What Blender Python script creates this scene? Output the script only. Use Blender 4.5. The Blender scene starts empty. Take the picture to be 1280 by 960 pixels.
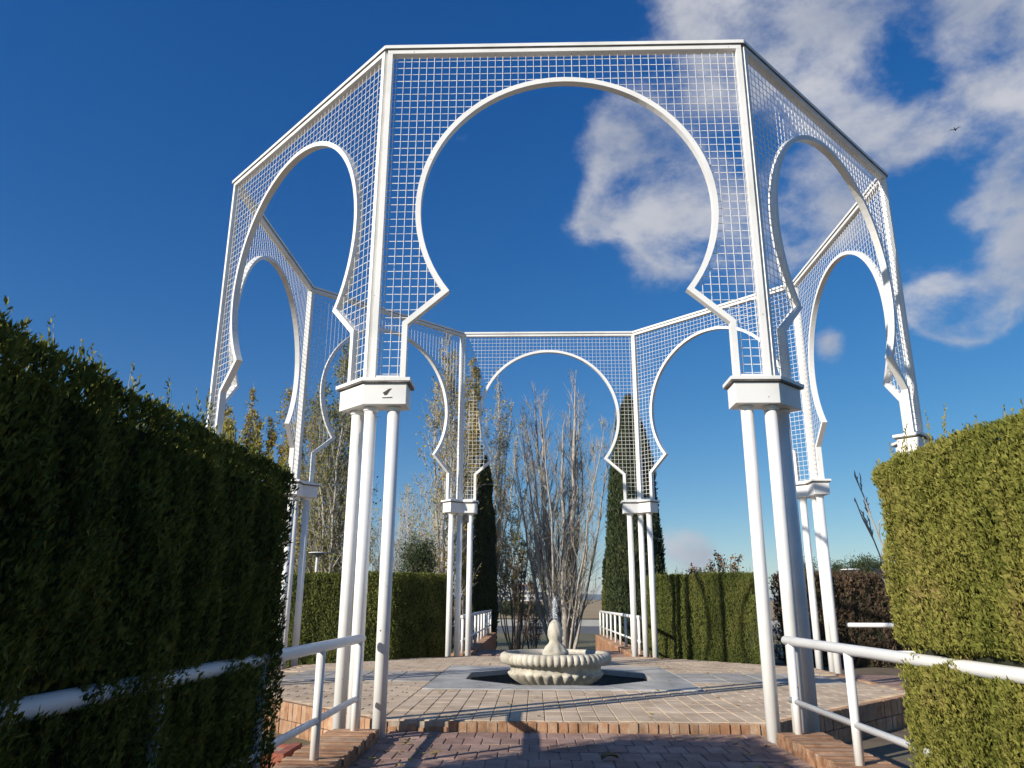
import bpy, math, random
import numpy as np
from mathutils import Vector, Matrix

rnd = random.Random(7)
NR = np.random.default_rng(11)
SC = bpy.context.scene
COL = SC.collection
R_ = math.radians

# ---------------------------------------------------------------- camera
F_PX, PITCH, ROLL, YAW = 954.2512, .277356, .00377572, -.0286243
CAM = Vector((-.4599, -15.604, 1.4424))
_fw = Vector((math.sin(YAW) * math.cos(PITCH), math.cos(YAW) * math.cos(PITCH), math.sin(PITCH)))
_r = Vector((math.cos(YAW), -math.sin(YAW), 0))
_u = _r.cross(_fw)
_r2 = _r * math.cos(ROLL) + _u * math.sin(ROLL)
_u2 = -_r * math.sin(ROLL) + _u * math.cos(ROLL)
cd = bpy.data.cameras.new('camera')
cd.sensor_fit = 'HORIZONTAL'; cd.sensor_width = 36; cd.lens = F_PX / 1280 * 36
cd.clip_start = .05; cd.clip_end = 20000
cam = bpy.data.objects.new('camera', cd); COL.objects.link(cam)
cam.matrix_world = Matrix(((_r2.x, _u2.x, -_fw.x, CAM.x), (_r2.y, _u2.y, -_fw.y, CAM.y),
                           (_r2.z, _u2.z, -_fw.z, CAM.z), (0, 0, 0, 1)))
SC.camera = cam

def sight(px, py):
    """world direction of a sight line of the photograph (used to measure the place)"""
    return (_fw + _r2 * ((px - 640) / F_PX) + _u2 * ((480 - py) / F_PX)).normalized()

# ---------------------------------------------------------------- world, sun, exposure
SUN_AZ, SUN_EL = R_(38.5), R_(23.5)          # shadows run 38.5 degrees from +x towards +y
SUN_DIR = Vector((-math.cos(SUN_AZ) * math.cos(SUN_EL), -math.sin(SUN_AZ) * math.cos(SUN_EL), math.sin(SUN_EL)))
SC.view_settings.view_transform = 'Standard'
SC.view_settings.look = 'None'
SC.view_settings.gamma = 1
SC.view_settings.use_curve_mapping = False
SC.view_settings.exposure = .3

W = bpy.data.worlds.new('World'); SC.world = W; W.use_nodes = True
wn, wl = W.node_tree.nodes, W.node_tree.links
wn.clear()
def wnode(t, **k):
    n = wn.new(t)
    for a, v in k.items(): setattr(n, a, v)
    return n
def wmath(op, a, b=None, c=None, clamp=False):
    n = wnode('ShaderNodeMath', operation=op, use_clamp=clamp)
    for i, v in enumerate((a, b, c)):
        if v is None: continue
        if isinstance(v, (int, float)): n.inputs[i].default_value = v
        else: wl.new(v, n.inputs[i])
    return n.outputs[0]
out = wnode('ShaderNodeOutputWorld')
sky = wnode('ShaderNodeTexSky', sky_type='NISHITA')
sky.sun_disc = False; sky.sun_elevation = SUN_EL
sky.sun_rotation = math.atan2(SUN_DIR.x, SUN_DIR.y)
sky.altitude = 650; sky.air_density = 1.0; sky.dust_density = .15; sky.ozone_density = 3.0
hs = wnode('ShaderNodeHueSaturation'); hs.inputs['Saturation'].default_value = 1.15; hs.inputs['Value'].default_value = 1.0
tint = wnode('ShaderNodeMix', data_type='RGBA', blend_type='MULTIPLY'); tint.inputs['Factor'].default_value = 1
wl.new(sky.outputs[0], tint.inputs['A']); tint.inputs['B'].default_value = (.72, 1.0, 1.38, 1)
wl.new(tint.outputs['Result'], hs.inputs['Color'])
bg = wnode('ShaderNodeBackground'); bg.inputs['Strength'].default_value = .085
sep = wnode('ShaderNodeSeparateColor'); cmb = wnode('ShaderNodeCombineColor'); wl.new(hs.outputs[0], sep.inputs[0])
wl.new(wmath('MULTIPLY', wmath('POWER', sep.outputs[0], .90), 1.42), cmb.inputs[0])
wl.new(wmath('MULTIPLY', wmath('POWER', sep.outputs[1], .94), .96), cmb.inputs[1])
wl.new(wmath('MULTIPLY', wmath('POWER', sep.outputs[2], .66), 1.40), cmb.inputs[2])
wl.new(cmb.outputs[0], bg.inputs['Color'])
tc = wnode('ShaderNodeTexCoord')
# clouds: cumulus banks at their places in the sky (directions in the world), torn by noise
banks = [(775, 150, .05, .8), (800, 200, .06, 1.05), (765, 260, .045, .85), (735, 285, .03, .75), (850, 235, .06, 1.05), (825, 315, .04, .8), (880, 300, .055, .85),
         (870, 20, .07, .85), (960, 5, .07, .9), (920, 100, .045, .75), (1060, 20, .06, .8), (1010, 110, .04, .55), (1000, 235, .07, 1.05), (960, 310, .055, .75), (1040, 290, .045, .7),
         (1090, 165, .05, .9), (1160, 170, .035, .7), (1245, 25, .06, 1.05), (1280, 80, .045, .8), (1275, 215, .035, .8),
         (1285, 325, .045, 1.2), (1195, 395, .034, 1.3), (1160, 388, .03, 1.1), (1235, 402, .024, 1.0), (1035, 432, .022, .9), (1150, 360, .03, .5), (850, 688, .034, .85), (880, 695, .03, .7), (1085, 612, .028, .75), (1215, 270, .025, .4),
         (1450, 150, .12, .8), (1600, 420, .14, .8), (1500, -250, .18, .8), (1000, -250, .14, .75)]
acc = None
for px, py, s, a in banks:
    d = sight(px, py)
    dp = wnode('ShaderNodeVectorMath', operation='DOT_PRODUCT')
    wl.new(tc.outputs['Generated'], dp.inputs[0]); dp.inputs[1].default_value = d
    # gaussian of the angle: exp((cos-1)/s^2)
    g = wmath('MULTIPLY', wmath('EXPONENT', wmath('DIVIDE', wmath('SUBTRACT', dp.outputs['Value'], 1.0), s * s * .6)), a)
    acc = g if acc is None else wmath('MAXIMUM', acc, g) if False else wmath('ADD', acc, g)
mask = wmath('MINIMUM', acc, 1.1)
mp = wnode('ShaderNodeMapping'); mp.inputs['Scale'].default_value = (1, 1, 1.5)
wl.new(tc.outputs['Generated'], mp.inputs['Vector'])
nz = wnode('ShaderNodeTexNoise'); nz.inputs['Scale'].default_value = 9; nz.inputs['Detail'].default_value = 10
nz.inputs['Roughness'].default_value = .62; nz.inputs['Distortion'].default_value = .12
wl.new(mp.outputs[0], nz.inputs['Vector'])
nz2 = wnode('ShaderNodeTexNoise'); nz2.inputs['Scale'].default_value = 5; nz2.inputs['Detail'].default_value = 5
wl.new(mp.outputs[0], nz2.inputs['Vector'])
dens = wmath('ADD', wmath('MULTIPLY', mask, .60), wmath('MULTIPLY', wmath('SUBTRACT', nz.outputs['Fac'], .5), 1.45))
mr = wnode('ShaderNodeMapRange', interpolation_type='SMOOTHSTEP')
wl.new(dens, mr.inputs['Value'])
mr.inputs['From Min'].default_value = .30; mr.inputs['From Max'].default_value = .84
mr.inputs['To Min'].default_value = 0; mr.inputs['To Max'].default_value = .9
cr = wnode('ShaderNodeValToRGB')
cr.color_ramp.elements[0].position = .35; cr.color_ramp.elements[0].color = (.29, .33, .42, 1)
cr.color_ramp.elements[1].position = .68; cr.color_ramp.elements[1].color = (.62, .62, .645, 1)
wl.new(nz2.outputs['Fac'], cr.inputs[0])
cbg = wnode('ShaderNodeBackground'); cbg.inputs['Strength'].default_value = .9
wl.new(cr.outputs[0], cbg.inputs['Color'])
mx = wnode('ShaderNodeMixShader')
wl.new(mr.outputs[0], mx.inputs[0]); wl.new(bg.outputs[0], mx.inputs[1]); wl.new(cbg.outputs[0], mx.inputs[2])
wl.new(mx.outputs[0], out.inputs['Surface'])

sd = bpy.data.lights.new('sun', 'SUN'); sd.energy = 5.0; sd.angle = R_(.53); sd.color = (1, .93, .82)
sun = bpy.data.objects.new('sun', sd); COL.objects.link(sun)
sun.location = SUN_DIR * 60
sun.rotation_euler = SUN_DIR.to_track_quat('Z', 'Y').to_euler()

# ---------------------------------------------------------------- materials
MATS = {}
def mat(name, cols, rough=.7, scale=4., detail=5., var=.5, rand='none', bump=0., bscale=60., spec=.35, chips=None, stain=0., trans=0.):
    """procedural material: colour ramp over noise, shifted by a random value for each piece or each leaf"""
    m = bpy.data.materials.new(name); m.use_nodes = True
    n, l = m.node_tree.nodes, m.node_tree.links
    p = n['Principled BSDF']; p.inputs['Roughness'].default_value = rough
    p.inputs['Specular IOR Level'].default_value = spec
    t = n.new('ShaderNodeTexCoord')
    no = n.new('ShaderNodeTexNoise'); no.inputs['Scale'].default_value = scale; no.inputs['Detail'].default_value = detail
    geo = n.new('ShaderNodeNewGeometry')
    l.new(geo.outputs['Position'], no.inputs['Vector'])
    ramp = n.new('ShaderNodeValToRGB')
    e = ramp.color_ramp.elements
    while len(e) < len(cols): e.new(.5)
    for i, c in enumerate(cols):
        e[i].position = i / max(1, len(cols) - 1) if len(cols) > 1 else 0
        e[i].color = (*c, 1)
    mul = n.new('ShaderNodeMath'); mul.operation = 'MULTIPLY_ADD'      # noise contrast
    l.new(no.outputs['Fac'], mul.inputs[0]); mul.inputs[1].default_value = 2 * (1 - var) ; mul.inputs[2].default_value = -.5 * 2 * (1 - var) + (.5 if rand == 'none' else 0)
    fac = mul.outputs[0]
    if rand != 'none':
        if rand == 'object':
            o = n.new('ShaderNodeObjectInfo'); src = o.outputs['Random']
        else:
            o = n.new('ShaderNodeAttribute'); o.attribute_name = 'rnd'; src = o.outputs['Fac']
        ad = n.new('ShaderNodeMath'); ad.operation = 'MULTIPLY_ADD'
        l.new(src, ad.inputs[0]); ad.inputs[1].default_value = var * 1.2; ad.inputs[2].default_value = .5 - var * .6
        a2 = n.new('ShaderNodeMath'); a2.operation = 'ADD'; l.new(ad.outputs[0], a2.inputs[0]); l.new(fac, a2.inputs[1])
        fac = a2.outputs[0]
    l.new(fac, ramp.inputs[0])
    colout = ramp.outputs[0]
    if chips:
        c_col, c_scale, c_thr = chips
        cn = n.new('ShaderNodeTexNoise'); cn.inputs['Scale'].default_value = c_scale; cn.inputs['Detail'].default_value = 3
        l.new(geo.outputs['Position'], cn.inputs['Vector'])
        cm = n.new('ShaderNodeMapRange'); l.new(cn.outputs['Fac'], cm.inputs['Value'])
        cm.inputs['From Min'].default_value = c_thr; cm.inputs['From Max'].default_value = c_thr + .025
        mxx = n.new('ShaderNodeMix'); mxx.data_type = 'RGBA'
        l.new(cm.outputs[0], mxx.inputs['Factor']); l.new(colout, mxx.inputs['A']); mxx.inputs['B'].default_value = (*c_col, 1)
        colout = mxx.outputs['Result']
    if stain:      # dirt and wear in patches of their own shape
        sn = n.new('ShaderNodeTexNoise'); sn.inputs['Scale'].default_value = 1.1; sn.inputs['Detail'].default_value = 9; sn.inputs['Roughness'].default_value = .68
        l.new(geo.outputs['Position'], sn.inputs['Vector'])
        sm = n.new('ShaderNodeMapRange'); l.new(sn.outputs['Fac'], sm.inputs['Value'])
        sm.inputs['From Min'].default_value = .36; sm.inputs['From Max'].default_value = .62
        sm.inputs['To Min'].default_value = 1 - stain; sm.inputs['To Max'].default_value = 1.06
        sx_ = n.new('ShaderNodeMix'); sx_.data_type = 'RGBA'; sx_.blend_type = 'MULTIPLY'; sx_.inputs['Factor'].default_value = 1
        l.new(colout, sx_.inputs['A']); l.new(sm.outputs[0], sx_.inputs['B']); colout = sx_.outputs['Result']
    l.new(colout, p.inputs['Base Color'])
    if bump:
        bn = n.new('ShaderNodeTexNoise'); bn.inputs['Scale'].default_value = bscale; bn.inputs['Detail'].default_value = 4
        l.new(geo.outputs['Position'], bn.inputs['Vector'])
        b = n.new('ShaderNodeBump'); b.inputs['Strength'].default_value = bump; b.inputs['Distance'].default_value = .02
        l.new(bn.outputs['Fac'], b.inputs['Height']); l.new(b.outputs[0], p.inputs['Normal'])
    if trans:
        tr = n.new('ShaderNodeBsdfTranslucent'); l.new(colout, tr.inputs['Color'])
        ms = n.new('ShaderNodeMixShader'); ms.inputs[0].default_value = trans
        l.new(p.outputs[0], ms.inputs[1]); l.new(tr.outputs[0], ms.inputs[2])
        l.new(ms.outputs[0], n['Material Output'].inputs['Surface'])
    MATS[name] = m
    return m

white = mat('white_paint', [(.66, .65, .61), (.80, .79, .76), (.83, .82, .79)], .42, 1.4, 6, 0, chips=((.16, .11, .08), 17, .735))
wirem = mat('wire_paint', [(.72, .71, .69), (.80, .79, .77)], .45, 2, 3, 0, chips=((.34, .2, .12), 6, .68))
capm = mat('dark_underside', [(.05, .045, .04), (.13, .115, .10), (.30, .27, .24)], .55, 5, 8, 0)  # near-black, covers the undersides of cap plates and top rails
darkm = mat('dark_mark', [(.05, .045, .04), (.09, .08, .07)], .8, 8)
paver_m = mat('tan_paver', [(.46, .34, .23), (.60, .465, .325), (.66, .53, .39)], .85, 5, 7, .4, 'object', .25, 90, stain=.26)
paver_s = mat('tan_paver_field', [(.46, .34, .23), (.60, .465, .325), (.66, .53, .39)], .85, 5, 7, .4, 'attr', .25, 90, stain=.26)
path_m = mat('red_path_paver', [(.25, .15, .115), (.38, .245, .19), (.46, .325, .26)], .85, 6, 7, .4, 'object', .3, 80, stain=.38)
path_s = mat('red_path_paver_field', [(.25, .15, .115), (.38, .245, .19), (.46, .325, .26)], .85, 6, 7, .4, 'attr', .3, 80, stain=.38)
mortar = mat('sandy_mortar', [(.30, .235, .17), (.55, .45, .345)], .95, 9, 8, 0, bump=.4, stain=.38)
brick_m = mat('orange_brick', [(.25, .13, .075), (.42, .225, .12), (.50, .31, .19), (.52, .41, .30)], .85, 11, 7, .4, 'object', .5, 70, stain=.38)
brick_s = mat('orange_brick_field', [(.25, .13, .075), (.42, .225, .12), (.50, .31, .19), (.52, .41, .30)], .85, 11, 7, .4, 'attr', .5, 70, stain=.38)
redbrick = mat('red_brick', [(.22, .06, .04), (.34, .11, .07), (.42, .17, .11)], .85, 11, 7, .4, 'object', .5, 70)
slab_m = mat('pale_grey_slab', [(.36, .345, .315), (.49, .475, .44), (.57, .555, .52)], .36, 2.5, 8, .3, 'object', .15, 60, stain=.38)
stone_m = mat('cream_stone', [(.38, .33, .24), (.56, .51, .41), (.64, .60, .51)], .7, 6, 8, 0, bump=.25, bscale=45, stain=.38)
poolm = mat('dark_pool_lining', [(.055, .06, .06), (.12, .125, .12)], .7, 5, 8, 0)
soil = mat('bare_soil', [(.09, .065, .045), (.17, .13, .09), (.13, .13, .06)], .95, 1.4, 9, 0, bump=.6, bscale=25)
ground_m = mat('dry_grass_ground', [(.07, .085, .035), (.15, .13, .07), (.21, .17, .10)], .95, .12, 12, 0, bump=.5, bscale=8)
asphalt = mat('asphalt', [(.10, .10, .10), (.16, .16, .16)], .9, .6, 6, 0)
ochre = mat('ochre_field', [(.28, .20, .10), (.42, .31, .17)], .95, .03, 8, 0)
hill_m = mat('far_hill', [(.06, .08, .06), (.11, .12, .09)], .95, .004, 8, 0)
bark = mat('grey_bark', [(.22, .19, .155), (.38, .345, .30), (.50, .47, .42)], .85, 5, 6, .3)
bark2 = mat('pale_bark', [(.30, .28, .24), (.48, .46, .42), (.55, .53, .50)], .8, 6, 6, .3)
barkd = mat('dark_bark', [(.07, .05, .04), (.14, .10, .08)], .9, 8, 6, 0)
barkbr = mat('brown_twigs', [(.15, .10, .07), (.27, .19, .14)], .9, 5, 6, 0)
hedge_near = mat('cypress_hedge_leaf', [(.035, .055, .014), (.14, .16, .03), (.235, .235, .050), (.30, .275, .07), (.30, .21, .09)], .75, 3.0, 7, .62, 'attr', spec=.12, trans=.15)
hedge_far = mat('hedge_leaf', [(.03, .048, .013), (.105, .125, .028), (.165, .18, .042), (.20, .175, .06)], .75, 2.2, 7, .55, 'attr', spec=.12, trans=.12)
hedge_brown = mat('browning_hedge_leaf', [(.03, .03, .018), (.075, .055, .032), (.14, .085, .05), (.085, .095, .03)], .75, 1.2, 7, .5, 'attr', trans=.1)
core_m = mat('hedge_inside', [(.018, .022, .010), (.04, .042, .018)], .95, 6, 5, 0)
cyp_m = mat('cypress_leaf', [(.018, .032, .013), (.045, .064, .02), (.085, .10, .03)], .7, 3, 6, .55, 'attr', trans=.1)
poplar_leaf = mat('poplar_leaf', [(.15, .16, .035), (.34, .28, .05), (.48, .36, .06), (.42, .27, .08)], .55, .8, 5, .55, 'attr', trans=.3)
green_leaf = mat('green_poplar_leaf', [(.085, .11, .03), (.19, .20, .05), (.38, .31, .07)], .55, .8, 5, .55, 'attr', trans=.25)
dry_leaf = mat('dry_leaf', [(.12, .055, .03), (.24, .12, .06), (.30, .20, .07)], .7, 2, 5, .6, 'attr', trans=.2)
pine_m = mat('pine_needle', [(.022, .036, .014), (.05, .072, .022), (.085, .105, .035)], .7, 1.5, 6, .55, 'attr', trans=.1)
litter = mat('fallen_leaf', [(.20, .12, .05), (.38, .28, .06), (.45, .36, .10)], .7, 3, 4, .6, 'attr')
wallwhite = mat('far_wall', [(.62, .62, .60), (.74, .74, .72)], .8, .3, 4, 0)
glass = mat('window_glass', [(.05, .08, .13), (.08, .12, .18)], .15, 1, 2, 0, spec=.6)
concrete = mat('grey_concrete', [(.26, .26, .25), (.40, .40, .39)], .85, .8, 8, 0, bump=.2)
brownroof = mat('brown_roof', [(.16, .09, .07), (.24, .14, .11)], .85, .6, 5, 0)
birdm = mat('black_feather', [(.012, .012, .014), (.03, .03, .034)], .5, 20)

water = bpy.data.materials.new('pool_water'); water.use_nodes = True
_p = water.node_tree.nodes['Principled BSDF']
_p.inputs['Base Color'].default_value = (.9, .95, .95, 1); _p.inputs['Roughness'].default_value = .04
_p.inputs['IOR'].default_value = 1.33; _p.inputs['Transmission Weight'].default_value = .92
_n = water.node_tree.nodes.new('ShaderNodeTexNoise'); _n.inputs['Scale'].default_value = 9
_b = water.node_tree.nodes.new('ShaderNodeBump'); _b.inputs['Strength'].default_value = .25; _b.inputs['Distance'].default_value = .03
water.node_tree.links.new(_n.outputs['Fac'], _b.inputs['Height']); water.node_tree.links.new(_b.outputs[0], _p.inputs['Normal'])
spray_m = bpy.data.materials.new('water_spray'); spray_m.use_nodes = True
_p = spray_m.node_tree.nodes['Principled BSDF']
_p.inputs['Base Color'].default_value = (.92, .95, .97, 1); _p.inputs['Roughness'].default_value = .12
_p.inputs['IOR'].default_value = 1.33; _p.inputs['Transmission Weight'].default_value = .75

# ---------------------------------------------------------------- builders
class MB:
    def __init__(s): s.v = []; s.f = []
    def quad(s, a, b, c, d):
        i = len(s.v); s.v += [a, b, c, d]; s.f.append((i, i + 1, i + 2, i + 3)); return s
    def box(s, x0, x1, y0, y1, z0, z1, M=None):
        i = len(s.v)
        p = [Vector((x, y, z)) for z in (z0, z1) for x, y in ((x0, y0), (x1, y0), (x1, y1), (x0, y1))]
        if M is not None: p = [M @ q for q in p]
        s.v += [tuple(q) for q in p]
        s.f += [(i + 3, i + 2, i + 1, i), (i + 4, i + 5, i + 6, i + 7)] + [(i + k, i + (k + 1) % 4, i + 4 + (k + 1) % 4, i + 4 + k) for k in range(4)]
        return s
    def prism(s, poly, z0, z1, cap=True):
        i = len(s.v); n = len(poly)
        s.v += [(x, y, z0) for x, y in poly] + [(x, y, z1) for x, y in poly]
        for k in range(n):
            j = (k + 1) % n; s.f.append((i + k, i + j, i + n + j, i + n + k))
        if cap: s.f += [tuple(i + n - 1 - k for k in range(n)), tuple(i + n + k for k in range(n))]
        return s
    def tube(s, pts, rad, n=8, caps=True):
        pts = [Vector(p) for p in pts]; i = len(s.v); m = len(pts)
        if not hasattr(rad, '__len__'): rad = [rad] * m
        t0 = (pts[1] - pts[0]).normalized()
        a = t0.orthogonal().normalized()
        for k, p in enumerate(pts):
            t = (pts[min(k + 1, m - 1)] - pts[max(k - 1, 0)]).normalized()
            a = (a - t * a.dot(t)).normalized(); b = t.cross(a)
            for q in range(n):
                an = 2 * math.pi * q / n
                s.v.append(tuple(p + (a * math.cos(an) + b * math.sin(an)) * rad[k]))
        for k in range(m - 1):
            for q in range(n):
                j = (q + 1) % n
                s.f.append((i + k * n + q, i + k * n + j, i + (k + 1) * n + j, i + (k + 1) * n + q))
        if caps: s.f += [tuple(i + n - 1 - q for q in range(n)), tuple(i + (m - 1) * n + q for q in range(n))]
        return s
    def lathe(s, prof, n=48, ripple=None, c=(0, 0)):
        i = len(s.v); m = len(prof)
        for k, (r, z) in enumerate(prof):
            for q in range(n):
                an = 2 * math.pi * q / n
                rr = r * (1 + (ripple(k, an) if ripple else 0))
                s.v.append((c[0] + rr * math.cos(an), c[1] + rr * math.sin(an), z))
        for k in range(m - 1):
            for q in range(n):
                j = (q + 1) % n
                s.f.append((i + k * n + q, i + k * n + j, i + (k + 1) * n + j, i + (k + 1) * n + q))
        s.f += [tuple(i + n - 1 - q for q in range(n)), tuple(i + (m - 1) * n + q for q in range(n))]
        return s
    def build(s, name, m, parent=None, smooth=False, bevel=0, rnd_attr=0):
        me = bpy.data.meshes.new(name); me.from_pydata([tuple(v) for v in s.v], [], s.f)
        if smooth: me.polygons.foreach_set('use_smooth', [True] * len(me.polygons))
        if rnd_attr:       # one random value for each run of rnd_attr faces
            a = me.attributes.new('rnd', 'FLOAT', 'FACE')
            nf = len(me.polygons); a.data.foreach_set('value', np.repeat(NR.random(nf // rnd_attr + 1), rnd_attr)[:nf].astype(np.float32))
        return link(name, me, m, parent, bevel)
def link(name, me, m, parent=None, bevel=0):
    if m is not None and not me.materials: me.materials.append(m)
    o = bpy.data.objects.new(name, me); COL.objects.link(o)
    if parent is not None: o.parent = parent
    if bevel:
        b = o.modifiers.new('bevel', 'BEVEL'); b.width = bevel; b.segments = 2; b.limit_method = 'ANGLE'
    return o
def inst(name, src, loc, rot=(0, 0, 0), parent=None, scale=None):
    o = bpy.data.objects.new(name, src.data); COL.objects.link(o); o.location = loc; o.rotation_euler = rot
    if scale: o.scale = scale
    if parent is not None: o.parent = parent
    return o
def tag(o, label=None, cat=None, group=None, kind=None):
    if label: o['label'] = label
    if cat: o['category'] = cat
    if group: o['group'] = group
    if kind: o['kind'] = kind
    return o
def empty(name, loc=(0, 0, 0), rz=0):
    o = bpy.data.objects.new(name, None); COL.objects.link(o); o.location = loc; o.rotation_euler = (0, 0, rz); return o
def np_mesh(name, V, nper, m, parent=None, att=None):
    """V: (faces*nper, 3) vertices, each face has its own nper vertices"""
    V = np.ascontiguousarray(V, np.float32); nf = len(V) // nper
    me = bpy.data.meshes.new(name)
    me.vertices.add(len(V)); me.vertices.foreach_set('co', V.ravel())
    me.loops.add(len(V)); me.loops.foreach_set('vertex_index', np.arange(len(V), dtype=np.int32))
    me.polygons.add(nf); me.polygons.foreach_set('loop_start', np.arange(0, len(V), nper, dtype=np.int32))
    me.update(calc_edges=True)
    a = me.attributes.new('rnd', 'FLOAT', 'FACE')
    a.data.foreach_set('value', (NR.random(nf) if att is None else att).astype(np.float32))
    return link(name, me, m, parent)
def unit(a): return a / np.maximum(np.linalg.norm(a, axis=1, keepdims=True), 1e-9)
def kites(P, D, L, Wd, N=None):
    """leaf-shaped quads at P along D, length L, width Wd; returns (n*4,3)"""
    n = len(P); D = unit(D)
    s = unit(np.cross(D, NR.normal(size=(n, 3)) if N is None else N))
    nn = np.cross(D, s)
    L = np.broadcast_to(L, n)[:, None]; Wd = np.broadcast_to(Wd, n)[:, None]
    mid = P + D * L * .5 + nn * L * .08
    return np.stack([P, mid + s * Wd * .5, P + D * L, mid - s * Wd * .5], 1).reshape(-1, 3)
def wob(P, f, seed=0):
    """cheap smooth noise in about -1..1"""
    g = np.random.default_rng(seed); o = np.zeros(len(P))
    for k in range(6):
        w = g.normal(size=3) * f * (1 + .5 * k); o += np.sin(P @ w + g.random() * 6.28) / (1 + .35 * k)
    return o / 3.2

# ---------------------------------------------------------------- ground, plaza, paths
PZ, WZ, GZ = .06, -.06, -.36        # plaza, path and soil levels
def terrain(x, y):
    t = min(1, max(0, (y - 10.5) / 13)); z = GZ - 1.15 * t * t * (3 - 2 * t)      # the garden falls away behind the plaza
    return z + min(max(0, y - 120) * .0105, 4.4)
mb = MB()
xs = [-6000, -2500, -900, -300, -100, -40, -12, 0, 12, 40, 100, 300, 900, 2500, 6000]
ys = [-3000, -600, -150, -40, -10, 10.5, 12, 13.5, 15, 16.5, 18, 19.5, 21, 22.5, 24, 50, 80, 120, 160, 220, 300, 420, 600, 1200, 2500, 7000]
for y in ys:
    for x in xs: mb.v.append((x, y, terrain(x, y)))
for j in range(len(ys) - 1):
    for i in range(len(xs) - 1):
        a = j * len(xs) + i; mb.f.append((a, a + 1, a + len(xs) + 1, a + len(xs)))
tag(mb.build('ground', ground_m), kind='structure')
# soil round the plaza, the road and the dry field behind
tag(MB().box(-30, 30, -26, 10.4, GZ - .2, GZ + .004).build('soil_bed', soil), kind='structure')
tag(MB().box(-150, 150, 62, 84, GZ - 1.4, GZ - 1.15 + .02).build('road', asphalt), kind='structure')
mb = MB(); n0 = 14
for j in range(n0 + 1):
    y = 125 + j * 25
    mb.v += [(-260, y, terrain(0, y) + .05 + .0), (260, y, terrain(0, y) + .05)]
for j in range(n0): mb.f.append((2 * j, 2 * j + 1, 2 * j + 3, 2 * j + 2))
tag(mb.build('field', ochre), kind='structure')
# far hills
mb = MB(); N = 90
for i in range(N + 1):
    x = -4200 + 8400 * i / N
    h = 26 + 8 * math.sin(i * .31) + 5 * math.sin(i * .83 + 1) + 3 * math.sin(i * 1.7)
    mb.v += [(x, 2900, 2), (x, 3400, h), (x, 4200, h * .9 + 4), (x, 4800, 2)]
for i in range(N):
    for k in range(3): mb.f.append((4 * i + k, 4 * i + 4 + k, 4 * i + 5 + k, 4 * i + 1 + k))
tag(mb.build('hills', hill_m, smooth=True), kind='structure')

A_P = 5.70                                    # plaza octagon apothem
def octagon(a, cx=0, cy=0):
    r = a / math.cos(R_(22.5)); return [(cx + r * math.cos(R_(-112.5 + 45 * k)), cy + r * math.sin(R_(-112.5 + 45 * k))) for k in range(8)]
POOL_A = 1.76
po, pi_ = octagon(A_P - .10), octagon(POOL_A)
mb = MB()
for k in range(8):
    j = (k + 1) % 8
    for z, flip in ((PZ - .03, False),):
        mb.quad((*po[k], z), (*po[j], z), (*pi_[j], z), (*pi_[k], z))
    mb.quad((*po[j], PZ - .03), (*po[k], PZ - .03), (*po[k], GZ - .1), (*po[j], GZ - .1))
plaza = tag(mb.build('plaza', mortar), kind='structure')
# pool basin lining
mb = MB()
for k in range(8):
    j = (k + 1) % 8
    mb.quad((*pi_[k], PZ - .03), (*pi_[j], PZ - .03), (*pi_[j], -.34), (*pi_[k], -.34))
mb.f.append(tuple(range(len(mb.v), len(mb.v) + 8))); mb.v += [(x, y, -.34) for x, y in pi_]
mb.build('pool_basin', poolm, plaza)
mb = MB(); mb.v = [(x * .998, y * .998, -.20) for x, y in pi_]; mb.f = [tuple(range(8))]
tag(mb.build('water', water), kind='structure')
# pale slabs framing the pool (square outside, octagon inside)
SQ = 2.3; q = .98
outer = [[(-q, -SQ), (q, -SQ)], [(q, -SQ), (SQ, -SQ), (SQ, -q)], [(SQ, -q), (SQ, q)], [(SQ, q), (SQ, SQ), (q, SQ)], [(q, SQ), (-q, SQ)],
         [(-q, SQ), (-SQ, SQ), (-SQ, q)], [(-SQ, q), (-SQ, -q)], [(-SQ, -q), (-SQ, -SQ), (-q, -SQ)]]
lip = octagon(POOL_A - .05)
for k in range(8):
    j = (k + 1) % 8
    poly = outer[k] + [lip[j], lip[k]]
    c = (sum(p[0] for p in poly) / len(poly), sum(p[1] for p in poly) / len(poly))
    poly = [(c[0] + (x - c[0]) * .992, c[1] + (y - c[1]) * .992) for x, y in poly]
    MB().prism(poly, PZ - .09, PZ + .012).build('pool_slab', slab_m, plaza, bevel=.008)
# pavers
def unit_paver(name, sx, sy, h, m):
    o = MB().box(-sx / 2, sx / 2, -sy / 2, sy / 2, -h, 0).build(name, m)
    return o.data, o
def paver_mesh(sx, sy, h, m):
    b = .006; mb = MB()
    mb.v = [(-sx/2, -sy/2, -h), (sx/2, -sy/2, -h), (sx/2, sy/2, -h), (-sx/2, sy/2, -h),
            (-sx/2, -sy/2, -b), (sx/2, -sy/2, -b), (sx/2, sy/2, -b), (-sx/2, sy/2, -b),
            (-sx/2+b, -sy/2+b, 0), (sx/2-b, -sy/2+b, 0), (sx/2-b, sy/2-b, 0), (-sx/2+b, sy/2-b, 0)]
    for k in range(4):
        j = (k + 1) % 4
        mb.f += [(k, j, 4 + j, 4 + k), (4 + k, 4 + j, 8 + j, 8 + k)]
    mb.f.append((8, 9, 10, 11))
    me = bpy.data.meshes.new('paver'); me.from_pydata(mb.v, [], mb.f); me.materials.append(m); return me
def put(name, me, loc, rz, parent, tilt=.004):
    o = bpy.data.objects.new(name, me); COL.objects.link(o); o.location = loc
    o.rotation_euler = (rnd.uniform(-tilt, tilt), rnd.uniform(-tilt, tilt), rz + rnd.uniform(-.006, .006)); o.parent = parent
    return o
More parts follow.
